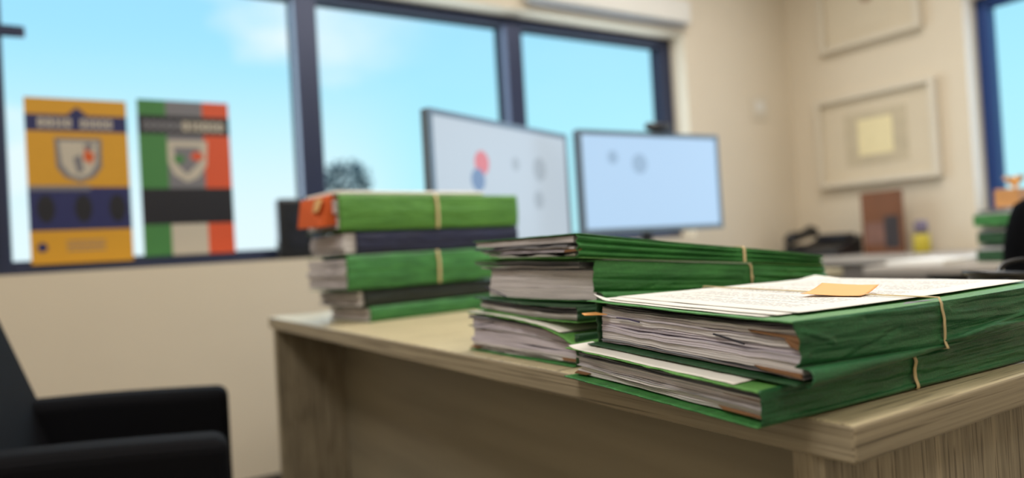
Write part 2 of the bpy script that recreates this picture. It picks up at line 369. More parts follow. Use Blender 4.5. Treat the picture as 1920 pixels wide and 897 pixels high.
# ------------------------------------------------------------------ the desk
DX, DY, ZT, TH = .476, .312, .75, .029
t = thing('office_desk', (.9, 1.1, 0), 'L-shaped grey-oak laminate desk carrying the green file stacks', 'desk')
b = MB().box(DX, DY, ZT-TH, 1.28, 1.975, ZT)
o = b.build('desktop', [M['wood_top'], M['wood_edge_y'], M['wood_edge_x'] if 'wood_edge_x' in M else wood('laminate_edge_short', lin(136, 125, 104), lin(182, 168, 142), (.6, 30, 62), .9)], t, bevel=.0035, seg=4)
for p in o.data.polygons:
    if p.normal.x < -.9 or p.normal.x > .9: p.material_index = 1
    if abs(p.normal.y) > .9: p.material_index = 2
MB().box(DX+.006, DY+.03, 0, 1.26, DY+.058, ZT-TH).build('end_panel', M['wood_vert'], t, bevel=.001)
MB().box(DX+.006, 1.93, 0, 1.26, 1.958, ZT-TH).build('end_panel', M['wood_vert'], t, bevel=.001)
MB().box(.66, DY+.058, .0, .678, 1.93, ZT-TH).build('modesty_panel', M['wood_hor'], t)
MB().box(1.282, 1.60, ZT-TH, 2.44, 2.25, ZT).build('return_top', M['wood_top'], t, bevel=.002, seg=3)
MB().box(2.40, 1.62, 0, 2.428, 2.23, ZT-TH).build('return_panel', M['wood_vert'], t, bevel=.001)

# ------------------------------------------------------------------ document files
class Hull:
    """trilinear body of one bundle; s: open end -> back, t: near side -> far side, w: bottom -> top"""
    def __init__(h, nf, ff, nb, fb, bow=None):
        h.c = (nf, ff, nb, fb); h.bow = bow
        h.e1 = (Vector(nb[:2])-Vector(nf[:2])).normalized(); h.e2 = (Vector(ff[:2])-Vector(nf[:2])).normalized()
        h.L = (Vector(nb[:2])-Vector(nf[:2])).length; h.Wd = (Vector(ff[:2])-Vector(nf[:2])).length
    def q(h, s, t):
        nf, ff, nb, fb = h.c
        return [(1-s)*((1-t)*nf[i]+t*ff[i])+s*((1-t)*nb[i]+t*fb[i]) for i in range(4)]
    def p(h, s, t, w, dx=0, dy=0, dz=0):
        x, y, zb, zt = h.q(s, t)
        z = zb+(zt-zb)*w + (h.bow(s, t, w) if h.bow else 0)+dz
        return Vector((x+h.e1.x*dx+h.e2.x*dy, y+h.e1.y*dx+h.e2.y*dy, z))
    def H(h, s, t): a = h.q(s, t); return a[3]-a[2]

def sheaf(h, par, w0, w1, inset=.004, t0=.012, t1=.985, amp=.0008, seed=0, m='pages', gap=0, s1=.94, rag=.00032, nt=64, lo_rows=3, wav=None, name='paper_sheaf', label=None, skew=0.):
    th = (w1-w0)*h.H(0, .5); rows = max(2, min(90, int(th/.00055))); rnd = random.Random(seed)
    ro = [rnd.uniform(-rag, rag)+(rag*2.2 if rnd.random() < .12 else 0) for _ in range(rows+1)]
    vs = []; uv = []; n = rows+3
    for i in range(nt+1):
        a = i/nt; t = t0+(t1-t0)*a
        wv = amp*(nz3(t*5.0, w0*3+h.c[0][0]*9, .3)+.5*nz3(t*13, seed*.37, 2))
        if wav: wv += wav(t)
        gtop = gap*max(0, nz3(t*3.3+seed*1.7, seed*.9, 5)+.12)*2*min(1, a*8)*min(1, (1-a)*8)
        dxb = inset+skew*a+.0016*nz3(t*4, seed*.71, 9)
        for r in range(rows+1):
            f = r/rows; dx = dxb+ro[r]*(1+.8*nz3(t*9, r*.7, seed))
            vs.append(h.p(0, t, w0+(w1-w0)*f, dx=dx, dz=wv-gtop*f)); uv.append((t*h.Wd, f*th+seed*.013))
        vs.append(h.p(s1, t, w1, dz=-.0004)); uv.append((t*h.Wd, .5)); vs.append(h.p(s1, t, w0)); uv.append((t*h.Wd, .2))
    fs = []
    for i in range(nt):
        for r in range(n):
            r2 = (r+1) % n; fs.append((i*n+r, (i+1)*n+r, (i+1)*n+r2, i*n+r2))
    # end caps as strips between front column and back edge
    for base, fl in ((0, 1), (nt*n, 0)):
        f = tuple(base+r for r in range(n)); fs.append(f if fl else f[::-1])
    b = MB().add(vs, fs, 0, uv)
    return b.build(name, M[m], par, label=label)

def wrinkle(s, w, seed, amp, L=.4, H=.05):
    x, y = s*L*14, w*H*90
    a = (.5-abs(nz3(x*.7+seed, y*.9, seed*2.1)))*.9
    b = nz3(x*2.2, y*1.6+seed, seed)*.35 + nz3(x*.25, w*5+seed, 7+seed)*.8
    return amp*(a+b)

def gusset(h, par, side='near', m='green', roll=0, roll_end=.45, bulge=.002, pleats=0, pamp=.004, wr=.0011, seed=1, band=None, ns=150, nw=34, front=0., pleat_from=0., label=None, creases=(), hook=0, ledges=()):
    tt, sg = (0, -1) if side == 'near' else (1, 1)
    vs = []; uv = []; cols = nw+1+(10 if roll else 0)
    for i in range(ns+1):
        s = i/ns; H = h.H(s, tt); rr = roll*max(.12, 1-s/roll_end) if roll else 0
        pinch = 1-.75*math.exp(-((s-band)/.045)**2) if band else 1
        w_r = min(.7, 2*rr/H) if roll else 0
        pts = []
        for j in range(nw+1):
            w = 1-(1-w_r)*j/nw
            o = bulge*math.sin(math.pi*min(1, max(0, w)))*pinch
            if pleats:
                ph = w*pleats; tri = 2*abs(ph-math.floor(ph+.5)); k = min(1, max(0, (s-pleat_from)/.2)) if pleat_from else 1
                o += -pamp*k*(1-tri)**1.3*pinch*(1-.5*math.exp(-s*9))
            if roll: o -= .0042*max(0, 1-(w-w_r)/.09)*max(.25, 1-s/roll_end)*max(.4, pinch)
            edge = min(1, min(1-w, w)*8) if not roll else min(1, (1-w)*8)
            o += wrinkle(s, w, seed, wr, h.L, H)*edge*(.35+.65*pinch)
            for (s0, w0, s1, w1, a) in creases:
                dx_, dw = s1-s0, w1-w0; l2 = dx_*dx_+dw*dw*.03; k = max(0, min(1, ((s-s0)*dx_+(w-w0)*dw*.03)/l2))
                d = math.hypot((s-s0-k*dx_)*h.L, (w-w0-k*dw)*H); o += a*max(0, 1-d/.0035)
            for (s0, w0, s1, w1, a) in ledges:
                if s0 <= s <= s1:
                    f = (s-s0)/(s1-s0); wl = w0+(w1-w0)*f+.02*nz3(s*7, seed, w0); d = (wl-w)*H; en = min(1, f*7)*min(1, (1-f)*7+(.6 if s1 >= 1 else 0))
                    o += a*en*(math.exp(-d/.006) if d > 0 else math.exp(d/.0007))
            pts.append((o, w*H, w))
        if roll:
            jut = .0075*max(.12, 1-s/roll_end)*max(.5, pinch)
            for j in range(10):
                a = math.pi*.5-math.pi*j/9
                w = (rr+rr*math.sin(a))/H
                o = jut+rr*math.cos(a)*1.0 + wrinkle(s, w+.3, seed+4, wr*.8, h.L, H)
                pts.append((o, 0, w))
        fo = front+.0022*nz3(0, pts[0][1]*0+i*0, seed)
        for k, (o, _, w) in enumerate(pts):
            fr = .0016*nz3(w*9, seed*3.1, 4)+.0007*nz3(w*40, seed, 1)
            vs.append(h.p(s, tt, w, dx=(front+fr-hook*math.sin(math.pi*w)*-1)*(1-s), dy=sg*o)); uv.append((s*h.L, w*H))
    n = len(vs)//(ns+1)
    fs = [((i*n+j), (i*n+j+1), ((i+1)*n+j+1), ((i+1)*n+j)) for i in range(ns) for j in range(n-1)]
    if side == 'near': fs = [f[::-1] for f in fs]
    return MB().add(vs, fs, 0, uv).build('gusset', M[m], par, solid=.0009, smooth=True, label=label, soff=0)

def cover(h, par, w, m='green', ext=0, t0=0, t1=1, dz=0, amp=.0008, seed=1, name='top_cover', lift=None, ns=60, nt=60, th=.0009, rag=.0012, s1=1., label=None, skew=0):
    vs = []; uv = []
    for i in range(ns+1):
        s = s1*i/ns
        for j in range(nt+1):
            a = j/nt; t = t0+(t1-t0)*a
            e = min(1, a*10)*min(1, (1-a)*10)
            z = dz+amp*(nz3(s*4+seed, t*3.5, seed)+.5*nz3(s*9, t*11, seed*2))*e
            if lift: z += lift(s, t)
            dx = (-ext-skew*t+rag*nz3(t*16, seed*1.3, 3)+rag*.5*nz3(t*70, seed, 8))*(1-s)
            vs.append(h.p(s, t, w, dx=dx, dz=z)); uv.append((t*h.Wd, s*h.L))
    n = nt+1
    fs = [(i*n+j, (i+1)*n+j, (i+1)*n+j+1, i*n+j+1) for i in range(ns) for j in range(nt)]
    return MB().add(vs, fs, 0, uv).build(name, M[m], par, solid=th, smooth=True, label=label, soff=1 if w > .5 else -1)

def strip_sheet(h, par, pts, m, name, th=.0008, label=None):
    """small thin sheet from corner list in (dx along e1 metres, t, w)"""
    vs = [h.p(0, t, w, dx=dx) for dx, t, w in pts]
    return MB().add(vs, [tuple(range(len(vs)))]).build(name, M[m], par, solid=th, label=label, soff=0)

def rubber(h, par, s, width=.003, out=.0016, bul=.0012, twist=0, sk=0, lo=0., label='pale beige rubber band', th=.0009, rz=.0007, far=True, nearout=None):
    """band looped round the bundle: flat ribbon following the cross-section"""
    path = []
    for i in range(25): path.append((1-i/24, 1.0, 'top'))
    for i in range(1, 25): path.append((0, 1-i/24, 'near'))
    if far:
        for i in range(1, 25): path.append((i/24, 0, 'bot'))
        for i in range(1, 24): path.append((1, i/24, 'far'))
    vs = []; k = len(path)
    for i, (t, w, kind) in enumerate(path):
        ss = s+sk*(t-.0)
        dz = rz+.0009 if kind == 'top' else (-rz*.3 if kind == 'bot' else 0)
        dy = -(out+bul*math.sin(math.pi*w)) if kind == 'near' else (out if kind == 'far' else 0)
        if kind == 'near' and nearout: dy -= nearout(w)
        ww = width*(1-.6*twist*abs(math.sin(math.pi*(w*2)))) if kind == 'near' else width
        wv = .0010*nz3(i*.2, s*10, 1)
        nrm = Vector((0, 0, 1)) if kind in ('top', 'bot') else Vector((h.e2.x, h.e2.y, 0))
        c = h.p(ss, t, w, dz=dz, dy=dy, dx=wv)
        e = Vector((h.e1.x, h.e1.y, 0))*ww/2; nn = nrm*th/2
        if kind == 'bot': nn = -nn
        if kind == 'near': nn = -nn
        vs += [c-e-nn, c+e-nn, c+e+nn, c-e+nn]
    fs = []
    rng = range(k) if far else range(k-1)
    for i in rng:
        a, b_ = i*4, ((i+1) % k)*4
        for j in range(4): fs.append((a+j, a+(j+1) % 4, b_+(j+1) % 4, b_+j))
    return MB().add(vs, fs).build('rubber_band', M['rubber'], par, smooth=True, label=label)

def tape(h, par, pts, r, m, label):
    P = [h.p(0, t, w, dx=dx) for dx, t, w in pts]; Q = []
    for i in range(len(P)-1):
        for k in range(5): Q.append(P[i].lerp(P[i+1], k/5))
    Q.append(P[-1])
    return MB().tube(Q, r, 6).build('binding_tape', M[m], par, label=label)

def auto(h, par, n, w0, w1, seed, inset=.006, gapp=.5, **k):
    rnd = random.Random(seed); cuts = [0]+sorted(rnd.uniform(.03, .97) for _ in range(n-1))+[1]
    for i in range(n):
        if cuts[i+1]-cuts[i] < .012: continue
        a, b_ = w0+(w1-w0)*cuts[i], w0+(w1-w0)*cuts[i+1]
        sheaf(h, par, a, b_-.002, inset=inset+rnd.uniform(-.0025, .003), seed=seed*10+i, gap=.0022 if rnd.random() < gapp else .0003,
              m='pages' if rnd.random() < .65 else 'pages2', t0=.012+rnd.uniform(0, .01), t1=.985-rnd.uniform(0, .03), **k)

# ---- F1: near stack, lower file
h1 = Hull((.426, .352, .7515, .7775), (.464, .634, .7515, .7815), (.834, .340, .7515, .786), (.850, .625, .7515, .786))
GR = 'green document files stacked on the desk'
t1 = thing('document_file', (.44, .36, .75), 'green gusseted document file overhanging the near desk corner, under the file topped with printed sheets', 'file')
cover(h1, t1, 0, 'green', ext=.004, name='bottom_cover', amp=.0002, seed=3, skew=.002)
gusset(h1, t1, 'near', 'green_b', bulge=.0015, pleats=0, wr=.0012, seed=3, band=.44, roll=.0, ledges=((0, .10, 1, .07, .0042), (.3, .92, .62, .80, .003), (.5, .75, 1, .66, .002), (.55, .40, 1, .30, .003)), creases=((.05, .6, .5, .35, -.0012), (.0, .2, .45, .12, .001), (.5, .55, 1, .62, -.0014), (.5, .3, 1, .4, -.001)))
gusset(h1, t1, 'far', 'green', seed=8, ns=30, nw=10, front=.05)
auto(h1, t1, 9, .07, .70, 11, inset=.009, gapp=.5, amp=.0006)
sheaf(h1, t1, .72, .78, inset=.008, seed=71, m='pages_d', t1=.93, gap=.001, wav=lambda t: -.0008)
sheaf(h1, t1, .80, .86, inset=.006, seed=72, m='pages_d', t1=.95, gap=.001)
cover(h1, t1, 1, 'green_l', ext=.0015, dz=-.0022, amp=.0006, seed=5, rag=.003, lift=lambda s, t: .001*t)
sh = lambda s, t: -.0004
cover(h1, t1, 1, 'paper', ext=-.0035, t0=.10, t1=.985, dz=-.0004, amp=.0004, seed=9, name='loose_sheet', th=.0004, rag=.0015, skew=.004, label='white sheet sticking out at the top of the file', lift=lambda s, t: (.003*max(0, (t-.93)/.06)**2 if s < .1 else 0))
strip_sheet(h1, t1, [(.006, .005, .14), (.006, .16, .13), (.0085, .19, .20), (.0085, .02, .19)], 'kraft', 'divider_sheet', label='brown card divider')
strip_sheet(h1, t1, [(.007, .0, .60), (.007, .16, .62), (.010, .19, .70), (.010, .0, .70)], 'kraft', 'divider_sheet', label='brown card divider')
strip_sheet(h1, t1, [(.006, .90, .10), (.004, .975, .09), (.012, .985, .15), (.012, .88, .16)], 'kraft', 'divider_sheet', label='brown card divider')
rubber(h1, t1, .465, .0042, .0022, .0009, sk=-.02, nearout=lambda w: .0034*math.exp(-((w-.06)/.16)**2)+.0026*math.exp(-((w-.80)/.14)**2))

# ---- F2: near stack, upper file
h2 = Hull((.450, .336, .7795, .8262), (.487, .622, .7835, .8262), (.868, .330, .788, .8240), (.880, .625, .788, .8250),
          bow=lambda s, t, w: w*(.0045*(1-s)*t**1.5 - .0028*math.sin(math.pi*s)*(1-t)*.6))
t2 = thing('document_file', (.46, .34, .79), 'thick green document file topping the near stack, printed sheets and orange note on it', 'file')
cover(h2, t2, 0, 'dgreen', ext=.0035, name='bottom_cover', amp=.0004, seed=6, dz=.0006)
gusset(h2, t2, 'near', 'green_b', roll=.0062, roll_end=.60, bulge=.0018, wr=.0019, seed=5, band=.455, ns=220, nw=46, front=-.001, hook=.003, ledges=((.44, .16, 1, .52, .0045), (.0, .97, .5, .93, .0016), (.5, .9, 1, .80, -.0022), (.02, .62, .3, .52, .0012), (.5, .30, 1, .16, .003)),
       creases=((.02, .82, .09, .60, .0016), (.03, .45, .24, .40, -.0014), (.12, .25, .30, .62, -.0012), (.2, .88, .44, .78, -.0013), (.46, .6, .9, .35, .0016), (.5, .8, 1, .72, -.0018), (.46, .15, 1, .25, .0018)))
gusset(h2, t2, 'far', 'dgreen', seed=18, ns=60, nw=24, front=.012, wr=.002)
rnd = random.Random(5)
spec = [(.06, .09, .010, 'pages2', .0006), (.10, .13, .008, 'pages_d', .0012), (.135, .30, .009, 'pages', .0002), (.302, .43, .0075, 'pages2', .0016), (.435, .54, .010, 'pages2', .0004),
        (.542, .66, .0085, 'pages', .0002), (.665, .70, .007, 'pages2', .0014), (.705, .79, .0085, 'pages', .0004), (.795, .835, .006, 'pages', .0018), (.84, .855, .008, 'pages2', .0022)]
for i, (a, b_, ins, m_, g_) in enumerate(spec):
    sheaf(h2, t2, a, b_, inset=ins, seed=200+i, m=m_, gap=g_, amp=.0014, t0=.008, t1=.985-(.02 if i > 5 else 0)-rnd.uniform(0, .03), skew=.001)
sheaf(h2, t2, .885, .905, inset=.012, seed=221, m='pages_d', gap=.001, t0=.02, t1=.93, wav=lambda t: -.0016*math.sin(math.pi*t))
sheaf(h2, t2, .925, .95, inset=.009, seed=222, m='pages_d', gap=.001, t0=.05, t1=.95)
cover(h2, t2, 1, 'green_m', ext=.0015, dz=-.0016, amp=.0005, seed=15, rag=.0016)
# printed sheets lying under the band
def toplift(s, t): return .0002
def page(h, par, s0, s1, t0, t1, dz, seed, curl=None, name='printed_sheet', m='print', n=40):
    vs = []; uv = []
    for i in range(n+1):
        for j in range(n+1):
            a, c = i/n, j/n; s = s0+(s1-s0)*a; t = t0+(t1-t0)*c
            z = dz+.0005*nz3(s*6+seed, t*6, seed)+(curl(a, c) if curl else 0)
            vs.append(h.p(s, t, 1, dz=z)); uv.append((.21-c*.21 if False else c*.21, .297-a*.297))
    k = n+1
    return MB().add(vs, [(i*k+j, (i+1)*k+j, (i+1)*k+j+1, i*k+j+1) for i in range(n) for j in range(n)], 0, uv).build(name, M[m], par, solid=.0002, smooth=True, soff=1, label='white sheet printed with rows of small text')
page(h2, t2, .018, .93, .13, .995, .0000, 3, curl=lambda a, c: .006*max(0, 1-a/.05)*max(0, (c-.90)/.1)**1.5)
page(h2, t2, .040, .90, .105, .93, .0009, 8, curl=lambda a, c: .003*max(0, (a-.93)/.07)*max(0, (c-.9)/.1)+.0006*math.sin(a*14)*c)
page(h2, t2, .085, .98, .085, .96, .0018, 12, curl=lambda a, c: .004*max(0, (a-.9)/.1)*max(0, (c-.85)/.15))
# peach sticky note
vs = []; n = 14
for i in range(n+1):
    for j in range(n+1):
        a, c = i/n-.5, j/n-.5; x = .646+.052*a-.024*c; y = .428-.012*a*-1+.046*c
        z = h2.p((x-.450)/.418, (y-.336)/.29, 1).z+.0036+.010*max(0, a+.25)**1.5+.004*max(0, c+.2)**1.3
        vs.append((x, y, z))
MB().add(vs, [(i*(n+1)+j, (i+1)*(n+1)+j, (i+1)*(n+1)+j+1, i*(n+1)+j+1) for i in range(n) for j in range(n)]).build('sticky_note', M['peach'], t2, solid=.0002, smooth=True, label='orange sticky note curling up from the printed sheets')
strip_sheet(h2, t2, [(-.012, .965, .69), (-.009, 1.0, .705), (.006, .98, .71), (.006, .90, .70)], 'peach', 'sticky_note', label='peach sticky flag poking out of the pages')
strip_sheet(h2, t2, [(.0045, .0, .64), (.0045, .05, .70), (.0045, .17, .735), (.0075, .19, .76), (.0075, .0, .735)], 'kraft', 'divider_sheet', label='brown card divider')
strip_sheet(h2, t2, [(.0045, .0, .52), (.0045, .03, .56), (.0045, .05, .68), (.0075, .0, .68)], 'kraft', 'divider_sheet', label='brown card divider')
strip_sheet(h2, t2, [(.005, .0, .085), (.005, .14, .12), (.009, .18, .15), (.009, .01, .14)], 'kraft', 'divider_sheet', label='brown card divider')
tape(h2, t2, [(.0050, .20, .51), (.0055, .27, .565), (.0065, .33, .60)], .0009, 'darktape', 'dark binding tape')
tape(h2, t2, [(.0060, .70, .63), (.0050, .76, .665), (.0060, .84, .655)], .0007, 'purple', 'purple binding tape')
rubber(h2, t2, .46, .0032, .0022, .0014, sk=.0, rz=.0026, nearout=lambda w: .0035*max(0, 1-w/.16))

# ---- F3: left stack, bottom file
h3 = Hull((.503, .672, .7515, .7880), (.503, .918, .7515, .8035), (.905, .650, .7515, .7880), (.905, .905, .7515, .7930),
          bow=lambda s, t, w: w*.004*math.sin(math.pi*t)*(1-s))
t3 = thing('document_file', (.51, .68, .75), 'fat green document file at the bottom of the left sharp stack, cover sagging', 'file')
cover(h3, t3, 0, 'green', ext=.004, name='bottom_cover', amp=.0003, seed=23)
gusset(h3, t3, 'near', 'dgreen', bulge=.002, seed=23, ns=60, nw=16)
gusset(h3, t3, 'far', 'green', seed=28, ns=40, nw=16, front=.05)
auto(h3, t3, 11, .03, .84, 31, inset=.008, gapp=.35, amp=.0010, skew=-.009)
sheaf(h3, t3, .855, .89, inset=.004, seed=331, m='pages_d', gap=.001, t0=.18, t1=1.0, skew=-.006)
sheaf(h3, t3, .90, .935, inset=.003, seed=332, m='pages_d', gap=.0015, t0=.10, t1=.99, skew=-.006)
sag = lambda s, t: -.009*max(0, 1-t/.30)**2*(1-s)+.0
cover(h3, t3, 1, 'green_l', ext=.006, t0=-.03, dz=-.0010, amp=.0004, seed=25, lift=sag, rag=.002, skew=-.004, th=.0014)
cover(h3, t3, 1, 'paper', ext=.003, t0=.10, t1=1.0, dz=.0010, amp=.0004, seed=26, lift=lambda s, t: -.006*max(0, 1-t/.30)**2*(1-s), rag=.002, name='loose_sheet', th=.0004, label='white sheet lying on the sagging cover')
strip_sheet(h3, t3, [(.004, .0, .10), (.004, .12, .09), (.007, .15, .18), (.007, .0, .17)], 'kraft', 'divider_sheet', label='brown card divider')
strip_sheet(h3, t3, [(.002, .0, .66), (.0, .10, .80), (-.001, .24, .90), (.004, .24, .94), (.006, .0, .80)], 'kraft', 'divider_sheet', label='brown card divider')
strip_sheet(h3, t3, [(-.002, .90, .05), (-.004, .99, .05), (.003, .99, .10), (.003, .88, .10)], 'kraft', 'divider_sheet', label='brown card divider')
tape(h3, t3, [(-.004, .70, .83), (-.005, .84, .72), (-.006, .97, .66)], .0008, 'darktape', 'dark binding tape')

# ---- F4: left stack, second from the bottom
h4 = Hull((.512, .676, .8010, .8190), (.510, .912, .8090, .8255), (.915, .650, .794, .810), (.915, .905, .794, .812),
          bow=lambda s, t, w: -.0025*math.sin(math.pi*t)*(1-s))
t4 = thing('document_file', (.52, .68, .80), 'thin green document file squeezed between the two thick files of the left sharp stack', 'file')
cover(h4, t4, 0, 'green_l', ext=.001, name='bottom_cover', amp=.0006, seed=33)
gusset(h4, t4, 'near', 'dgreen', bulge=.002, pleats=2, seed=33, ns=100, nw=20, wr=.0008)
gusset(h4, t4, 'far', 'green', seed=38, ns=30, nw=8, front=.05)
for i, (a, b_, ins, m_) in enumerate([(.08, .20, .006, 'pages'), (.24, .48, .004, 'pages'), (.50, .60, .007, 'pages_d'), (.66, .74, .003, 'pages_d'), (.82, .90, .005, 'pages2')]):
    sheaf(h4, t4, a, b_, inset=ins, seed=400+i, m=m_, gap=.0012, amp=.0009, t1=.97)
cover(h4, t4, 1, 'dgreen', ext=.003, dz=-.0008, amp=.0006, seed=35, rag=.003)

# ---- F5: left stack, thick file
h5 = Hull((.545, .682, .8225, .8715), (.517, .908, .8260, .8770), (.938, .645, .8130, .8400), (.925, .885, .812, .842),
          bow=lambda s, t, w: (.0015*math.sin(math.pi*t)-.003*math.sin(math.pi*t)*(1-w))*(1-s)-.0022*math.sin(math.pi*s)*(1-t)*(1-w)*1.0)
t5 = thing('document_file', (.54, .69, .822), 'very thick green document file with twisted band, second from top of left sharp stack', 'file')
cover(h5, t5, 0, 'green', ext=-.004, name='bottom_cover', amp=.0004, seed=43)
gusset(h5, t5, 'near', 'green', roll=.0055, roll_end=.9, bulge=.0015, wr=.0013, seed=43, band=.63, ns=220, nw=44, front=.002, hook=-.004, ledges=((0, .72, .62, .62, .0018), (0, .50, .60, .40, .0016), (.66, .86, 1, .78, .0035), (.66, .62, 1, .50, .004), (.68, .36, 1, .26, .004), (.3, .90, .63, .84, .0016)), pleats=3, pamp=.0035, pleat_from=.72,
       creases=((.0, .55, .6, .42, -.0016), (.25, .85, .6, .70, -.0012), (.08, .15, .22, .32, -.0012), (.66, .5, .98, .30, -.002), (.80, .75, .95, .35, .0015), (.3, .35, .6, .30, -.0012)))
gusset(h5, t5, 'far', 'green', seed=48, ns=40, nw=16, front=.05)
sheaf(h5, t5, .02, .30, inset=.0045, seed=500, gap=.0, amp=.0005, t1=.94, skew=.001)
sheaf(h5, t5, .302, .52, inset=.005, seed=501, gap=.0002, amp=.0005, t1=.935, skew=.002)
sheaf(h5, t5, .522, .74, inset=.0055, seed=502, gap=.0002, amp=.0006, t1=.93, skew=.003)
sheaf(h5, t5, .745, .775, inset=.003, seed=503, gap=.0022, amp=.0014, t1=.95, m='pages_d')
sheaf(h5, t5, .79, .82, inset=.000, seed=504, gap=.0020, amp=.0018, t0=.10, t1=.97)
sheaf(h5, t5, .85, .875, inset=-.001, seed=505, gap=.0016, amp=.0014, t0=.08, t1=1.0, m='pages_d')
sheaf(h5, t5, .90, .955, inset=-.002, seed=506, gap=.0014, amp=.0008, t0=.10, t1=1.02, m='pages_d')
cover(h5, t5, 1, 'green_m', ext=.004, dz=-.0010, amp=.0006, seed=45, rag=.002, t1=1.03)
cover(h5, t5, 1, 'paper', ext=-.012, t0=-.02, t1=.7, dz=.0003, amp=.0005, seed=46, rag=.002, name='loose_sheet', th=.0004, s1=.62, label='white sheet edge showing along the top of the gusset')
tape(h5, t5, [(.003, .76, .02), (.0015, .86, .16), (.0, .945, .27)], .0007, 'purple', 'purple binding tape')
rubber(h5, t5, .635, .0052, .0022, .0014, twist=1, rz=.0012, nearout=lambda w: .003*max(0, 1-w/.2))

# ---- F6: left stack, top file
h6 = Hull((.524, .680, .8765, .9050), (.511, .908, .8805, .9045), (.938, .645, .8415, .8545), (.925, .885, .843, .857),
          bow=lambda s, t, w: .0035*w*math.sin(math.pi*min(1, s*1.3))*(1-t)*-.5+.002*w*math.sin(math.pi*s))
t6 = thing('document_file', (.52, .68, .877), 'thin tapering green document file with pleated side, on top of the left sharp stack', 'file')
cover(h6, t6, 0, 'green_l', ext=.0, name='bottom_cover', amp=.0006, seed=53, t0=-.01)
gusset(h6, t6, 'near', 'green', bulge=.001, wr=.0007, seed=53, band=.63, ns=200, nw=60, front=-.001, pleats=3, pamp=.010)
gusset(h6, t6, 'far', 'green', seed=58, ns=40, nw=12, front=.05)
sheaf(h6, t6, .04, .14, inset=.004, seed=600, gap=.0030, amp=.0022, t0=.058, t1=.86)
sheaf(h6, t6, .22, .30, inset=.002, seed=601, gap=.0026, amp=.0020, t0=.058, t1=.90, m='pages2')
sheaf(h6, t6, .38, .45, inset=.004, seed=602, gap=.0020, amp=.0016, t0=.058, t1=.95)
sheaf(h6, t6, .48, .58, inset=.000, seed=603, gap=.0024, amp=.0018, t0=.10, t1=.98, m='pages_d')
sheaf(h6, t6, .64, .90, inset=.003, seed=604, gap=.0003, amp=.0006, t0=.058, t1=.99)
cover(h6, t6, 1, 'green_m', ext=.001, dz=-.0008, amp=.0007, seed=55, rag=.001)
strip_sheet(h6, t6, [(.0, .0, .26), (.0, .12, .22), (.004, .14, .30), (.004, .0, .34)], 'kraft', 'divider_sheet', label='brown card divider')
tape(h6, t6, [(.0, .72, .52), (-.002, .84, .42), (-.003, .97, .50)], .0007, 'purple', 'purple binding tape')
rubber(h6, t6, .628, .0046, .0016, .0005)

# ------------------------------------------------------------------ far (blurred) stack of files
def far_file(x0, y0, ang, L, Wd, z0, z1, gm, cm, label, seed, pages='pages', over=0, tilt=0, nsh=4, pag_in=.004):
    a = math.radians(ang); e1 = Vector((math.cos(a), math.sin(a))); e2 = Vector((-e1.y, e1.x)); o = Vector((x0, y0))
    g_ = lambda p, zz0, zz1: (p.x, p.y, zz0, zz1)
    h = Hull(g_(o, z0, z1), g_(o+e2*Wd, z0, z1-.001), g_(o+e1*L, z0, z1-tilt), g_(o+e1*L+e2*Wd, z0, z1-tilt))
    t = thing('document_file', (x0, y0, z0), label, 'file')
    cover(h, t, 0, gm, name='bottom_cover', amp=.0002, seed=seed, ns=16, nt=16)
    gusset(h, t, 'near', gm, bulge=.003, wr=.0022, seed=seed, ns=60, nw=16)
    gusset(h, t, 'far', gm, seed=seed+2, ns=20, nw=8, front=.04)
    for i in range(nsh):
        sheaf(h, t, .06+.86*i/nsh, .06+.86*(i+.9)/nsh, inset=pag_in+.004*math.sin(i*2.3+seed), seed=seed*7+i, gap=.002, nt=20, m=pages)
    cover(h, t, 1, cm, dz=-.001, amp=.0005, seed=seed+1, ns=16, nt=16)
    return h, t
hA, _ = far_file(.575, 1.500, 8, .47, .19, .7515, .783, 'green', 'green', 'green document file at the bottom of the blurred far stack', 61)
hB, _ = far_file(.565, 1.505, 8, .47, .19, .785, .822, 'black_card', 'black_card', 'blackish document file near the bottom of the blurred far stack', 62, tilt=.006, pag_in=-.01)
hC, tC = far_file(.525, 1.490, 8, .47, .19, .824, .898, 'green', 'green_l', 'green document file under the navy one in the blurred far stack', 63, pag_in=.0, nsh=5)
rubber(hC, tC, .50, .007, .004, .003)
hD, tD = far_file(.553, 1.500, 8, .46, .16, .900, .950, 'navy', 'navy', 'navy blue document file second from the top of the blurred far stack', 64, pag_in=-.03)
hE, tE = far_file(.515, 1.490, 8, .50, .16, .952, 1.028, 'green_far', 'green_far', 'bright green document file on top of the blurred far stack, orange folder inside', 65, pag_in=.0, nsh=2)
rubber(hE, tE, .50, .008, .004, .003)
b = MB()
P5 = [hE.p(0, t, w, dx=dx) for dx, t, w in ((-.035, .12, .12), (-.04, .75, .15), (-.03, .75, .98), (-.012, .12, 1.02), (.03, .12, .2), (.03, .75, .2), (.03, .75, .95), (.03, .12, .98))]
b.add(P5, [(0, 1, 2, 3), (4, 7, 6, 5), (0, 3, 7, 4), (1, 5, 6, 2), (3, 2, 6, 7), (0, 4, 5, 1)])
b.build('inner_folder', M['orange'], tE, bevel=.002, label='orange inner folder sticking out of the open end')
b = MB(); b.add([hE.p(0, t, w, dx=dx) for dx, t, w in ((-.038, .10, .55), (-.030, .35, .55), (-.022, .35, .92), (-.026, .10, .92))], [(0, 1, 2, 3)])
b.build('inner_tab', M['tan'], tE, solid=.003, label='tan tab on the orange folder')
cover(hE, tE, 1, 'paper', t0=.05, t1=.95, dz=.0012, amp=.0006, seed=70, ns=20, nt=12, name='loose_sheet', th=.009, s1=.80, label='white sheet lying on top of the file')

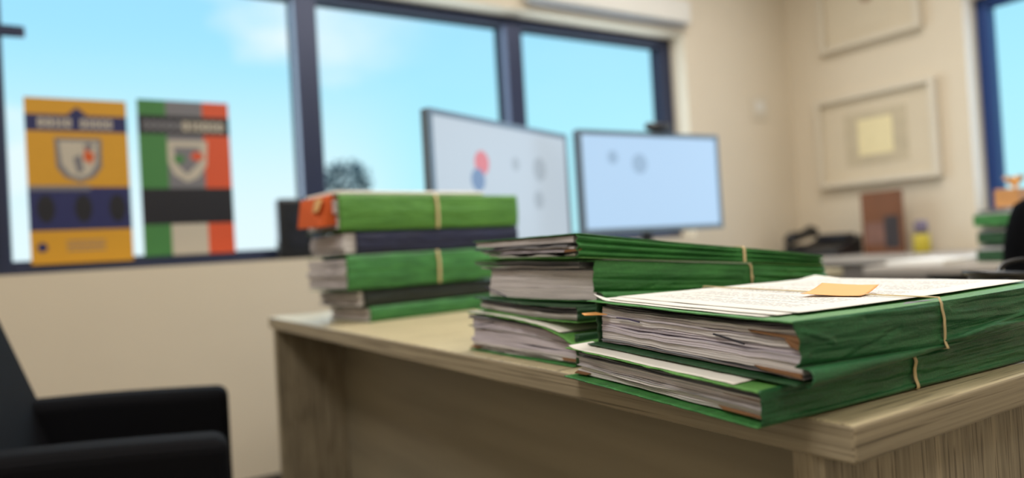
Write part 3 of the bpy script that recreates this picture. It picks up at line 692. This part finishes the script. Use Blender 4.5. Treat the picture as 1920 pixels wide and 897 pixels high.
# ------------------------------------------------------------------ black cord coil behind the near stack
t = thing('cable_coil', (1.17, .50, .7505), 'black cable coiled in a bundle behind the printed-sheet file', 'cable')
b = MB(); pts = []
for k in range(12*36+1):
    a = 2*math.pi*k/36; lp = k/36; q = lp % 4
    rx = .078-.007*(q if q < 2 else 4-q)+.004*math.sin(lp*2.1); ry = .052-.005*(q if q < 2 else 4-q)+.004*math.cos(lp*1.7)
    pts.append((1.185+rx*math.cos(a)+.003*math.sin(lp*3), .51+ry*math.sin(a)+.003*math.cos(lp*5), .7605+lp*.0045+.0045*math.sin(a+lp)))
b.tube(pts, .0041, 8).build('cord', M['cable'], t, smooth=True)
b = MB(); pts = [(1.125+.135*i/24, .500-.02*i/24+.010*math.sin(i*.3), .806+.026*math.sin(math.pi*i/24)**.6) for i in range(25)]
b.tube(pts, .0036, 8).build('cord_loop', M['cable'], t, smooth=True)
o = MB().box(-.040, -.014, -.008, .040, .014, .008).build('plug_block', M['black'], t, bevel=.003)
o.location = (1.170-1.17, .480-.50, .8195-.7505); o.rotation_euler = (0, math.radians(6), math.radians(-20))
o = MB().box(-.014, -.010, -.008, .014, .010, .008).build('connector', M['bezel'], t, bevel=.002)
o.location = (1.224-1.17, .462-.50, .812-.7505); o.rotation_euler = (0, math.radians(14), math.radians(-24))

# ------------------------------------------------------------------ monitors
def monitor(p0, p1, ztop, zbot, sm, marks, base_z, label, side):
    p0 = Vector((*p0, 0)); p1 = Vector((*p1, 0)); d = (p1-p0); wdt = d.length; d.normalize(); n = Vector((-d.y, d.x, 0))  # n points away from the viewer
    H = ztop-zbot; c = (p0+p1)/2
    T = lambda x, y, z: tuple(p0+d*x+n*y+Vector((0, 0, zbot+z)))
    t = thing('monitor', (c.x+n.x*.06, c.y+n.y*.06, base_z), label, 'monitor', None)
    MB().box(0, .004, 0, wdt, .03, H, T=T).build('housing', M['bezel'], t, bevel=.004)
    b = MB(); bz = .017
    b.box(0, 0, 0, bz, .004, H, T=T); b.box(wdt-bz, 0, 0, wdt, .004, H, T=T); b.box(bz, 0, 0, wdt-bz, .004, .018, T=T); b.box(bz, 0, H-bz, wdt-bz, .004, H, T=T)
    b.build('bezel', M['bezel'], t)
    b = MB().box(bz, .002, .018, wdt-bz, .004, H-bz, T=T)
    for (u, v, r, mi) in marks:
        k = 20; vs = [T(wdt*u, .0016-.0001*mi, H*v)]+[T(wdt*u+r*math.cos(2*math.pi*i/k), .0016-.0001*mi, H*v+r*math.sin(2*math.pi*i/k)) for i in range(k)]
        b.add(vs, [(0, 1+(i+1) % k, 1+i) for i in range(k)], mi)
    b.build('screen', [M[x] for x in sm], t)
    MB().box(wdt*.5-.03, .03, H*.3-(zbot-base_z)*0, wdt*.5+.03, .055, H*.6, T=T).build('stand_mount', M['chrome_d'], t, bevel=.004)
    MB().box(wdt*.5-.022, .055, base_z-zbot+.01, wdt*.5+.022, .075, H*.55, T=T).build('stand_neck', M['chrome_d'], t, bevel=.004)
    MB().box(wdt*.5-.13, -.05, base_z-zbot+.0005, wdt*.5+.13, .13, base_z-zbot+.012, T=T).build('stand_base', M['chrome_d'], t, bevel=.005)
    return t
monitor((.866, 1.745), (1.556, 2.050), 1.285, .89, ['scr_a', 'scr_red', 'scr_navy', 'scr_ga'],
        [(.31, .66, .036, 1), (.28, .53, .034, 2), (.74, .66, .040, 3), (.27, .30, .035, 3), (.55, .68, .022, 3), (.72, .40, .03, 3)], .7505,
        'left monitor with a pale grey screen showing a red and blue logo', 0)
monitor((1.510, 1.930), (2.186, 1.921), 1.283, .925, ['scr_b', 'scr_gb', 'scr_gb', 'scr_gb'],
        [(.40, .68, .036, 1), (.22, .74, .024, 2)], .7505,
        'right monitor with a plain pale blue screen, webcam perched on its top edge', 1)
t = thing('webcam', (1.88, 1.95, 1.284), 'black webcam clipped on top of the right monitor', 'webcam')
cb = MB().tube([(1.82, 1.925, 1.302), (1.83, 1.925, 1.303), (1.93, 1.925, 1.303), (1.94, 1.925, 1.302)], [.010, .016, .016, .010], 16).build('camera_body', M['black'], t, smooth=True)
MB().tube([(1.88, 1.910, 1.303), (1.88, 1.905, 1.303)], .009, 16).build('lens', M['chrome_d'], cb)
MB().box(1.86, 1.915, 1.2845, 1.90, 1.965, 1.290).build('clip', M['black'], t, bevel=.002)

# ------------------------------------------------------------------ sill object, posters
t = thing('desk_speaker', (.83, 2.915, .905), 'black upright speaker on the window sill, left of the far file stack', 'speaker')
cab = MB().box(.750, 2.872, .9065, .888, 2.930, 1.145).build('cabinet', M['black'], t, bevel=.012, seg=3)
MB().tube([(.8275, 2.871, 1.06), (.8275, 2.868, 1.06)], .032, 20).build('driver_cone', M['chrome_d'], cab)
MB().tube([(.8275, 2.871, .985), (.8275, 2.868, .985)], .040, 20).build('driver_cone', M['chrome_d'], cab)

def poster(x0, x1, z0, z1, y, kind, label):
    Wd, H = x1-x0, z1-z0
    b = MB(); b.box(x0, y, z0, x1, y+.003, z1, 0)
    def rect(u0, v0, u1, v1, mi, k=1):
        yy = y-.0003*k; b.add([(x0+Wd*u0, yy, z0+H*v0), (x0+Wd*u1, yy, z0+H*v0), (x0+Wd*u1, yy, z0+H*v1), (x0+Wd*u0, yy, z0+H*v1)], [(0, 1, 2, 3)], mi)
    def poly(ps, mi, k=2):
        yy = y-.0003*k; b.add([(x0+Wd*u, yy, z0+H*v) for u, v in ps], [tuple(range(len(ps)))], mi)
    def oval(u, v, ru, rv, mi, k=3): poly([(u+ru*math.cos(i*.3142), v+rv*math.sin(i*.3142)) for i in range(20)], mi, k)
    if kind == 0:
        ms = ['gold', 'pnavy', 'pcream', 'pgrey', 'pblack', 'orange']
        rect(0, .80, 1, .90, 1); poly([(.40, .90), (.60, .90), (.5, .95)], 1)
        rnd = random.Random(2); u = .12
        while u < .84:
            w_ = rnd.uniform(.035, .06)
            if not .43 < u < .50: rect(u, .822, u+w_, .878, 2, 2); rect(u+w_*.35, .84, u+w_*.62, .858, 1, 3)
            u += w_+.018
        poly([(.27, .76), (.73, .76), (.72, .58), (.64, .52), (.5, .49), (.36, .52), (.28, .58)], 3, 2)
        poly([(.31, .74), (.69, .74), (.67, .60), (.6, .54), (.5, .515), (.4, .54), (.33, .60)], 2, 3)
        poly([(.56, .70), (.66, .66), (.62, .60), (.54, .63)], 5, 4); poly([(.44, .64), (.52, .66), (.54, .56), (.48, .54)], 3, 4); oval(.60, .71, .05, .02, 3, 4)
        rect(0, .20, 1, .46, 1); rect(0, .44, .6, .47, 3, 2)
        for u in (.16, .52, .86): oval(u, .33, .085, .085, 4); 
        oval(.11, .10, .05, .028, 1)
        for v in (.13, .105, .08): rect(.34, v-.004, .72, v+.004, 3, 2)
    else:
        ms = ['pcream', 'pgreen', 'porange', 'pblack', 'pgrey', 'pcream']
        rect(0, 0, .30, 1, 1); rect(.70, 0, 1, 1, 2); rect(.30, .18, .70, 1, 4)
        rect(0, .78, 1, .90, 3, 2); u = .06; rnd = random.Random(5)
        while u < .88:
            w_ = rnd.uniform(.04, .07); rect(u, .805, u+w_, .868, 4 if u < .45 else 0, 3); rect(u+w_*.35, .825, u+w_*.62, .846, 3, 4); u += w_+.02
        poly([(.30, .74), (.74, .74), (.72, .58), (.62, .50), (.5, .47), (.36, .52), (.30, .60)], 0, 2)
        poly([(.36, .70), (.66, .70), (.64, .60), (.5, .52), (.40, .58)], 4, 3); oval(.62, .64, .07, .03, 2, 4); oval(.42, .62, .06, .03, 1, 4)
        rect(0, .20, 1, .43, 3, 3)
        for u in (.18, .52, .84): oval(u, .31, .08, .07, 3, 5)
        rect(.30, 0, .70, .20, 0, 2)
    o = b.build('poster', [M[m] for m in ms]); tag(o, label, 'poster'); return o
poster(-.060, .250, .935, 1.512, 2.958, 0, 'gold poster with navy bands and a crest, in the window at far left')
poster(.285, .603, .945, 1.525, 2.958, 1, 'green and orange poster with a black band, in the window beside the gold poster')

# ------------------------------------------------------------------ framed pictures and wall plate
def wall_picture(y0, y1, z0, z1, aw, ah, m1, m2, label, side):
    t = thing('framed_picture', (XR-.03, (y0+y1)/2, z0), label, 'picture')
    X0, X1 = XR-.065, XR-.001; fwid = .028
    b = MB(); b.box(X0, y0, z0, X1, y0+fwid, z1); b.box(X0, y1-fwid, z0, X1, y1, z1); b.box(X0, y0+fwid, z0, X1, y1-fwid, z0+fwid); b.box(X0, y0+fwid, z1-fwid, X1, y1-fwid, z1)
    b.build('frame', M['frame_w'], t, bevel=.003)
    MB().box(XR-.025, y0+fwid, z0+fwid, XR-.001, y1-fwid, z1-fwid).build('mount', M['mount'], t)
    cy, cz = (y0+y1)/2, (z0+z1)/2
    art = MB().box(XR-.028, cy-aw/2, cz-ah/2, XR-.0255, cy+aw/2, cz+ah/2).build('artwork', M[m1], t)
    b = MB()
    if m2 == 'art_cream': b.box(XR-.030, cy-aw*.28, cz-ah*.32, XR-.0285, cy+aw*.28, cz+ah*.36)
    else: b.tube([(XR-.0285, cy-.0, cz+.01), (XR-.031, cy-.0, cz+.01)], .045, 20)
    b.build('artwork_centre', M[m2], art)
wall_picture(1.97, 2.66, 1.14, 1.66, .36, .30, 'art_grey', 'art_cream', 'lower white-framed picture with a cream centre on the right wall', 0)
wall_picture(2.02, 2.60, 1.93, 2.46, .26, .36, 'mount', 'art_brown', 'upper white-framed picture with a small brown mark, partly out of view', 1)
t = thing('wall_thermostat', (3.63, 2.85, 1.6), 'pale flat plate on the beige wall between the wide window and the room corner', 'wall plate')
MB().box(3.55, 2.850, 1.58, 3.70, 2.8595, 1.73).build('plate', M['frame_w'], t, bevel=.003)
MB().box(3.585, 2.846, 1.63, 3.665, 2.850, 1.69).build('dial_cover', M['plate'], t, bevel=.001)

# ------------------------------------------------------------------ second workstation by the right wall
t = thing('side_desk', (3.2, 1.5, 0), 'pale-topped desk by the right wall, behind the sharp file stacks', 'desk')
MB().box(2.50, .70, .722, 3.90, 1.56, .75).build('desktop', M['white_top'], t, bevel=.003)
MB().box(3.30, 1.562, .722, 3.925, 2.80, .75).build('return_top', M['white_top'], t, bevel=.003)
MB().box(2.84, .74, 0, 2.865, 1.495, .722).build('end_panel', M['black'], t, bevel=.002)  # panel coloured black to stand for the shade under the desk
MB().box(2.84, 1.50, 0, 3.32, 1.52, .722).build('modesty_panel', M['grey_brown'], t, bevel=.002)
MB().box(3.325, 1.58, 0, 3.345, 2.78, .722).build('front_panel', M['grey_brown'], t, bevel=.002)
o = MB().add([(2.53, 1.29, .7507), (2.83, 1.285, .7507), (2.85, 1.49, .7507), (2.55, 1.50, .7507)], [(0, 1, 2, 3)]).build('paper_pile', M['paper'], solid=.016, soff=1)
tag(o, 'white paper pile on the near end of the side desk', 'paper')
o = MB().add([(3.10, 1.20, .7507), (3.40, 1.22, .7507), (3.38, 1.50, .7507), (3.08, 1.48, .7507)], [(0, 1, 2, 3)]).build('paper_pile', M['paper'], solid=.010, soff=1)
tag(o, 'white paper pile further back on the side desk, in front of the small bottle', 'paper')
# telephone
t = thing('desk_telephone', (3.66, 2.5, .7505), 'black desk telephone in the corner of the side desk, under the lower picture', 'telephone')
b = MB(); b.add([(3.55, 2.36, .751), (3.80, 2.36, .751), (3.80, 2.62, .751), (3.55, 2.62, .751), (3.55, 2.36, .785), (3.80, 2.36, .86), (3.80, 2.62, .86), (3.55, 2.62, .785)],
      [(3, 2, 1, 0), (4, 5, 6, 7), (0, 1, 5, 4), (1, 2, 6, 5), (2, 3, 7, 6), (3, 0, 4, 7)])
pb = b.build('phone_body', M['black'], t, bevel=.006)
MB().tube([(3.565, 2.665, .845), (3.60, 2.665, .862), (3.69, 2.665, .870), (3.77, 2.665, .895), (3.80, 2.665, .885)], [.030, .034, .026, .034, .034], 12).build('handset', M['black'], t, smooth=True)
MB().box(3.70, 2.40, .84, 3.79, 2.58, .872).build('phone_display', M['chrome_d'], pb, bevel=.004)
MB().box(3.56, 2.625, .751, 3.80, 2.70, .82).build('handset_cradle', M['black'], t, bevel=.006)
# brown standing picture
t = thing('standing_picture', (3.78, 2.21, .7505), 'brown upright picture standing between the telephone and the small bottle', 'picture')
MB().box(3.745, 2.105, .7505, 3.775, 2.325, 1.085).build('backing_board', M['brown'], t, bevel=.004)
MB().box(3.7425, 2.125, .92, 3.745, 2.305, 1.065).build('image_upper', M['brown'], t)
MB().box(3.7425, 2.20, .80, 3.745, 2.305, .918).build('image_lower', M['pink_b'], t)
MB().box(3.7420, 2.12, .78, 3.745, 2.198, .95).build('image_shadowy_figure', M['dark_b'], t)
MB().box(3.775, 2.20, .7505, 3.86, 2.23, .95).build('easel_leg', M['brown'], t, bevel=.002)
# bottle
t = thing('small_bottle', (3.75, 2.01, .7505), 'small bottle, yellow below and mauve above, at the foot of the right wall pictures', 'bottle')
MB().lathe(3.75, 2.01, [(.036, .7505), (.040, .757), (.040, .835), (.034, .846)], 24).build('bottle_body', M['yellow'], t, smooth=True)
MB().lathe(3.75, 2.01, [(.030, .846), (.031, .90), (.026, .915)], 24).build('cap', M['mauve'], t, smooth=True)
# stack of green files on the side desk
for i, (z0, z1, off, lb, gm) in enumerate([(.7515, .808, 0, 'dark green file at the bottom of the side desk stack', 'dgreen'), (.810, .870, .012, 'dark green file in the middle of the side desk stack', 'dgreen'), (.872, .930, -.008, 'pale-topped green file on top of the side desk stack', 'green')]):
    hf, tf = far_file(2.70+off, 1.015, 0, .34, .245, z0, z1, gm, 'sheet' if i == 2 else gm, lb, 80+i, m_) if False else far_file(2.70+off, 1.015, 0, .34, .245, z0, z1, gm, 'paper' if i == 2 else gm, lb, 80+i)
    # these show their closed ends: a green end flap
    MB().add([hf.p(0, t_, w_, dx=-.004) for t_, w_ in ((0, .05), (1, .05), (1, .72), (0, .72))], [(0, 1, 2, 3)]).build('end_flap', M[gm], tf, solid=.002)
t = thing('tissue_box', (2.76, 1.16, .9325), 'small tan box with white tissue, on top of the side desk stack', 'box')
MB().box(2.72, 1.13, .9335, 2.80, 1.205, .995).build('carton', M['tan_d'], t, bevel=.003)
b = MB()
for k in range(5):
    a = k*1.25; b.add([(2.77, 1.16, .995), (2.77+.03*math.cos(a), 1.16+.035*math.sin(a), 1.04), (2.77+.03*math.cos(a+.9), 1.16+.035*math.sin(a+.9), 1.035)], [(0, 1, 2)])
b.build('tissue', M['tan'], t, solid=.001)

# ------------------------------------------------------------------ chairs
def office_chair(cx, cy, ang, label):
    a = math.radians(ang); T = lambda x, y, z: (cx+x*math.cos(a)-y*math.sin(a), cy+x*math.sin(a)+y*math.cos(a), z)
    t = thing('office_chair', (cx, cy, 0), label, 'chair')
    def pad(x0, x1, y0, y1, z0, z1, name, m, curve=0, bev=.02):
        vs = []; n = 10
        b = MB(); b.box(x0, y0, z0, x1, y1, z1, T=T); b.build(name, M[m], t, bevel=bev, seg=4)
    pad(-.23, .25, -.24, .24, .42, .50, 'seat', 'leather', bev=.03)
    vs = []; n = 12
    for i in range(n+1):
        for j in range(n+1):
            u, v = i/n*2-1, j/n
            x = -.27-.09*v+.05*(u*u); w_ = .22*(1-.25*v**4); vs.append((x, u*w_, .55+.43*v-(.05*u*u*v)))
    k = n+1
    MB().add([T(*p) for p in vs], [(i*k+j, (i+1)*k+j, (i+1)*k+j+1, i*k+j+1) for i in range(n) for j in range(n)]).build('backrest', M['leather'], t, solid=.045, smooth=True, soff=0, bevel=.01)
    MB().tube([T(-.2, 0, .44), T(-.33, 0, .47), T(-.34, 0, .60)], .018, 8).build('back_bracket', M['black'], t, smooth=True)
    MB().lathe(cx, cy, [(.028, .10), (.028, .30), (.02, .30), (.02, .42)], 16).build('gas_lift', M['chrome_d'], t)
    for q in range(5):
        an = q*2*math.pi/5
        ob = MB().tube([T(.02*math.cos(an), .02*math.sin(an), .11), T(.27*math.cos(an), .27*math.sin(an), .075)], [.024, .016], 8).build('base_spoke', M['black'], t)
        MB().tube([T(.27*math.cos(an), .27*math.sin(an)-.02, .03), T(.27*math.cos(an), .27*math.sin(an)+.02, .03)], .03, 14).build('caster', M['black'], ob)
    for s in (-1, 1):
        ap = MB().tube([T(-.05, s*.25, .46), T(-.05, s*.28, .52), T(-.05, s*.28, .66)], .014, 8).build('arm_post', M['black'], t)
        MB().box(-.15, s*.28-.035, .66, .12, s*.28+.035, .685, T=T).build('armrest', M['black'], ap, bevel=.01)
    return t
office_chair(2.40, .73, 6, 'black office chair cut off by the right edge, in front of the side desk')

a = math.radians(-11); cx, cy = -.056, 1.523
T = lambda x, y, z: (cx+x*math.cos(a)-y*math.sin(a), cy+x*math.sin(a)+y*math.cos(a), z)
t = thing('armchair', (cx, cy, 0), 'black leather tub armchair in the lower left corner beside the desk', 'chair')
def arm(sy):
    vs = []; n = 14; y0, y1 = (sy*.20, sy*.285)
    ys = sorted((y0, y1)); prof = [(-.30+.63*i/n, .628+.016*math.sin(math.pi*(.15+.85*i/n))) for i in range(n+1)]
    for y in ys:
        for x, z in prof: vs.append(T(x, y, z))
        for x, z in prof: vs.append(T(x, y, .10))
    k = n+1; fs = []
    for i in range(n):
        fs.append((k+i, k+i+1, i+1, i)); fs.append((2*k+i, 2*k+i+1, 3*k+i+1, 3*k+i)); fs.append((i, i+1, 2*k+i+1, 2*k+i)); fs.append((k+i+1, k+i, 3*k+i, 3*k+i+1))
    fs.append((n, k+n, 3*k+n, 2*k+n)); fs.append((0, 2*k, 3*k, k))
    MB().add(vs, fs).build('armrest', M['leather'], t, bevel=.022, seg=4, smooth=False)
arm(-1); arm(1)
MB().box(-.22, -.198, .12, .31, .198, .33, T=T).build('seat_base', M['leather'], t, bevel=.015, seg=3)
MB().box(-.16, -.195, .332, .32, .195, .46, T=T).build('seat_cushion', M['leather'], t, bevel=.035, seg=5)
b = MB(); vs = []; ns_ = 10
for i in range(ns_+1):
    v = i/ns_; z = .30+.58*v; xf = .090-.205*v; xb = xf-.13
    for y in (-.284, .284):
        vs += [T(xf, y, z), T(xb, y, z)]
fs = []
for i in range(ns_):
    q = i*4; r = q+4; fs += [(q, q+2, r+2, r), (q+1, r+1, r+3, q+3), (q, r, r+1, q+1), (q+2, q+3, r+3, r+2)]
fs += [(0, 1, 3, 2), (ns_*4, ns_*4+2, ns_*4+3, ns_*4+1)]
# narrow the part between the arms by raising it above them
b.add(vs, fs); b.build('backrest', M['leather'], t, bevel=.03, seg=4)
for sx in (-.26, .28):
    for sy in (-.24, .24):
        MB().tube([T(sx, sy, .0), T(sx, sy, .10)], [.014, .02], 10).build('leg', M['metal'], t)

for o in C.objects:
    l = o.get('label', '') if o.parent is None else ''
    for k_, g_ in (('near stack', 'green files of the near stack'), ('near desk corner', 'green files of the near stack'), ('left sharp stack', 'green files of the left sharp stack'),
                   ('blurred far stack', 'files of the blurred far stack'), ('side desk stack', 'green files on the side desk'), ('white-framed', 'white-framed pictures on the right wall'),
                   ('poster with', 'posters in the wide window'), (' monitor with', 'monitors on the desk'), ('white paper pile', 'paper piles on the side desk')):
        if k_ in l and o.get('category') in ('file', 'picture', 'poster', 'monitor', 'paper') and 'group' not in o: o['group'] = g_
for o in list(bpy.data.objects):
    if '_o' in o: del o['_o']
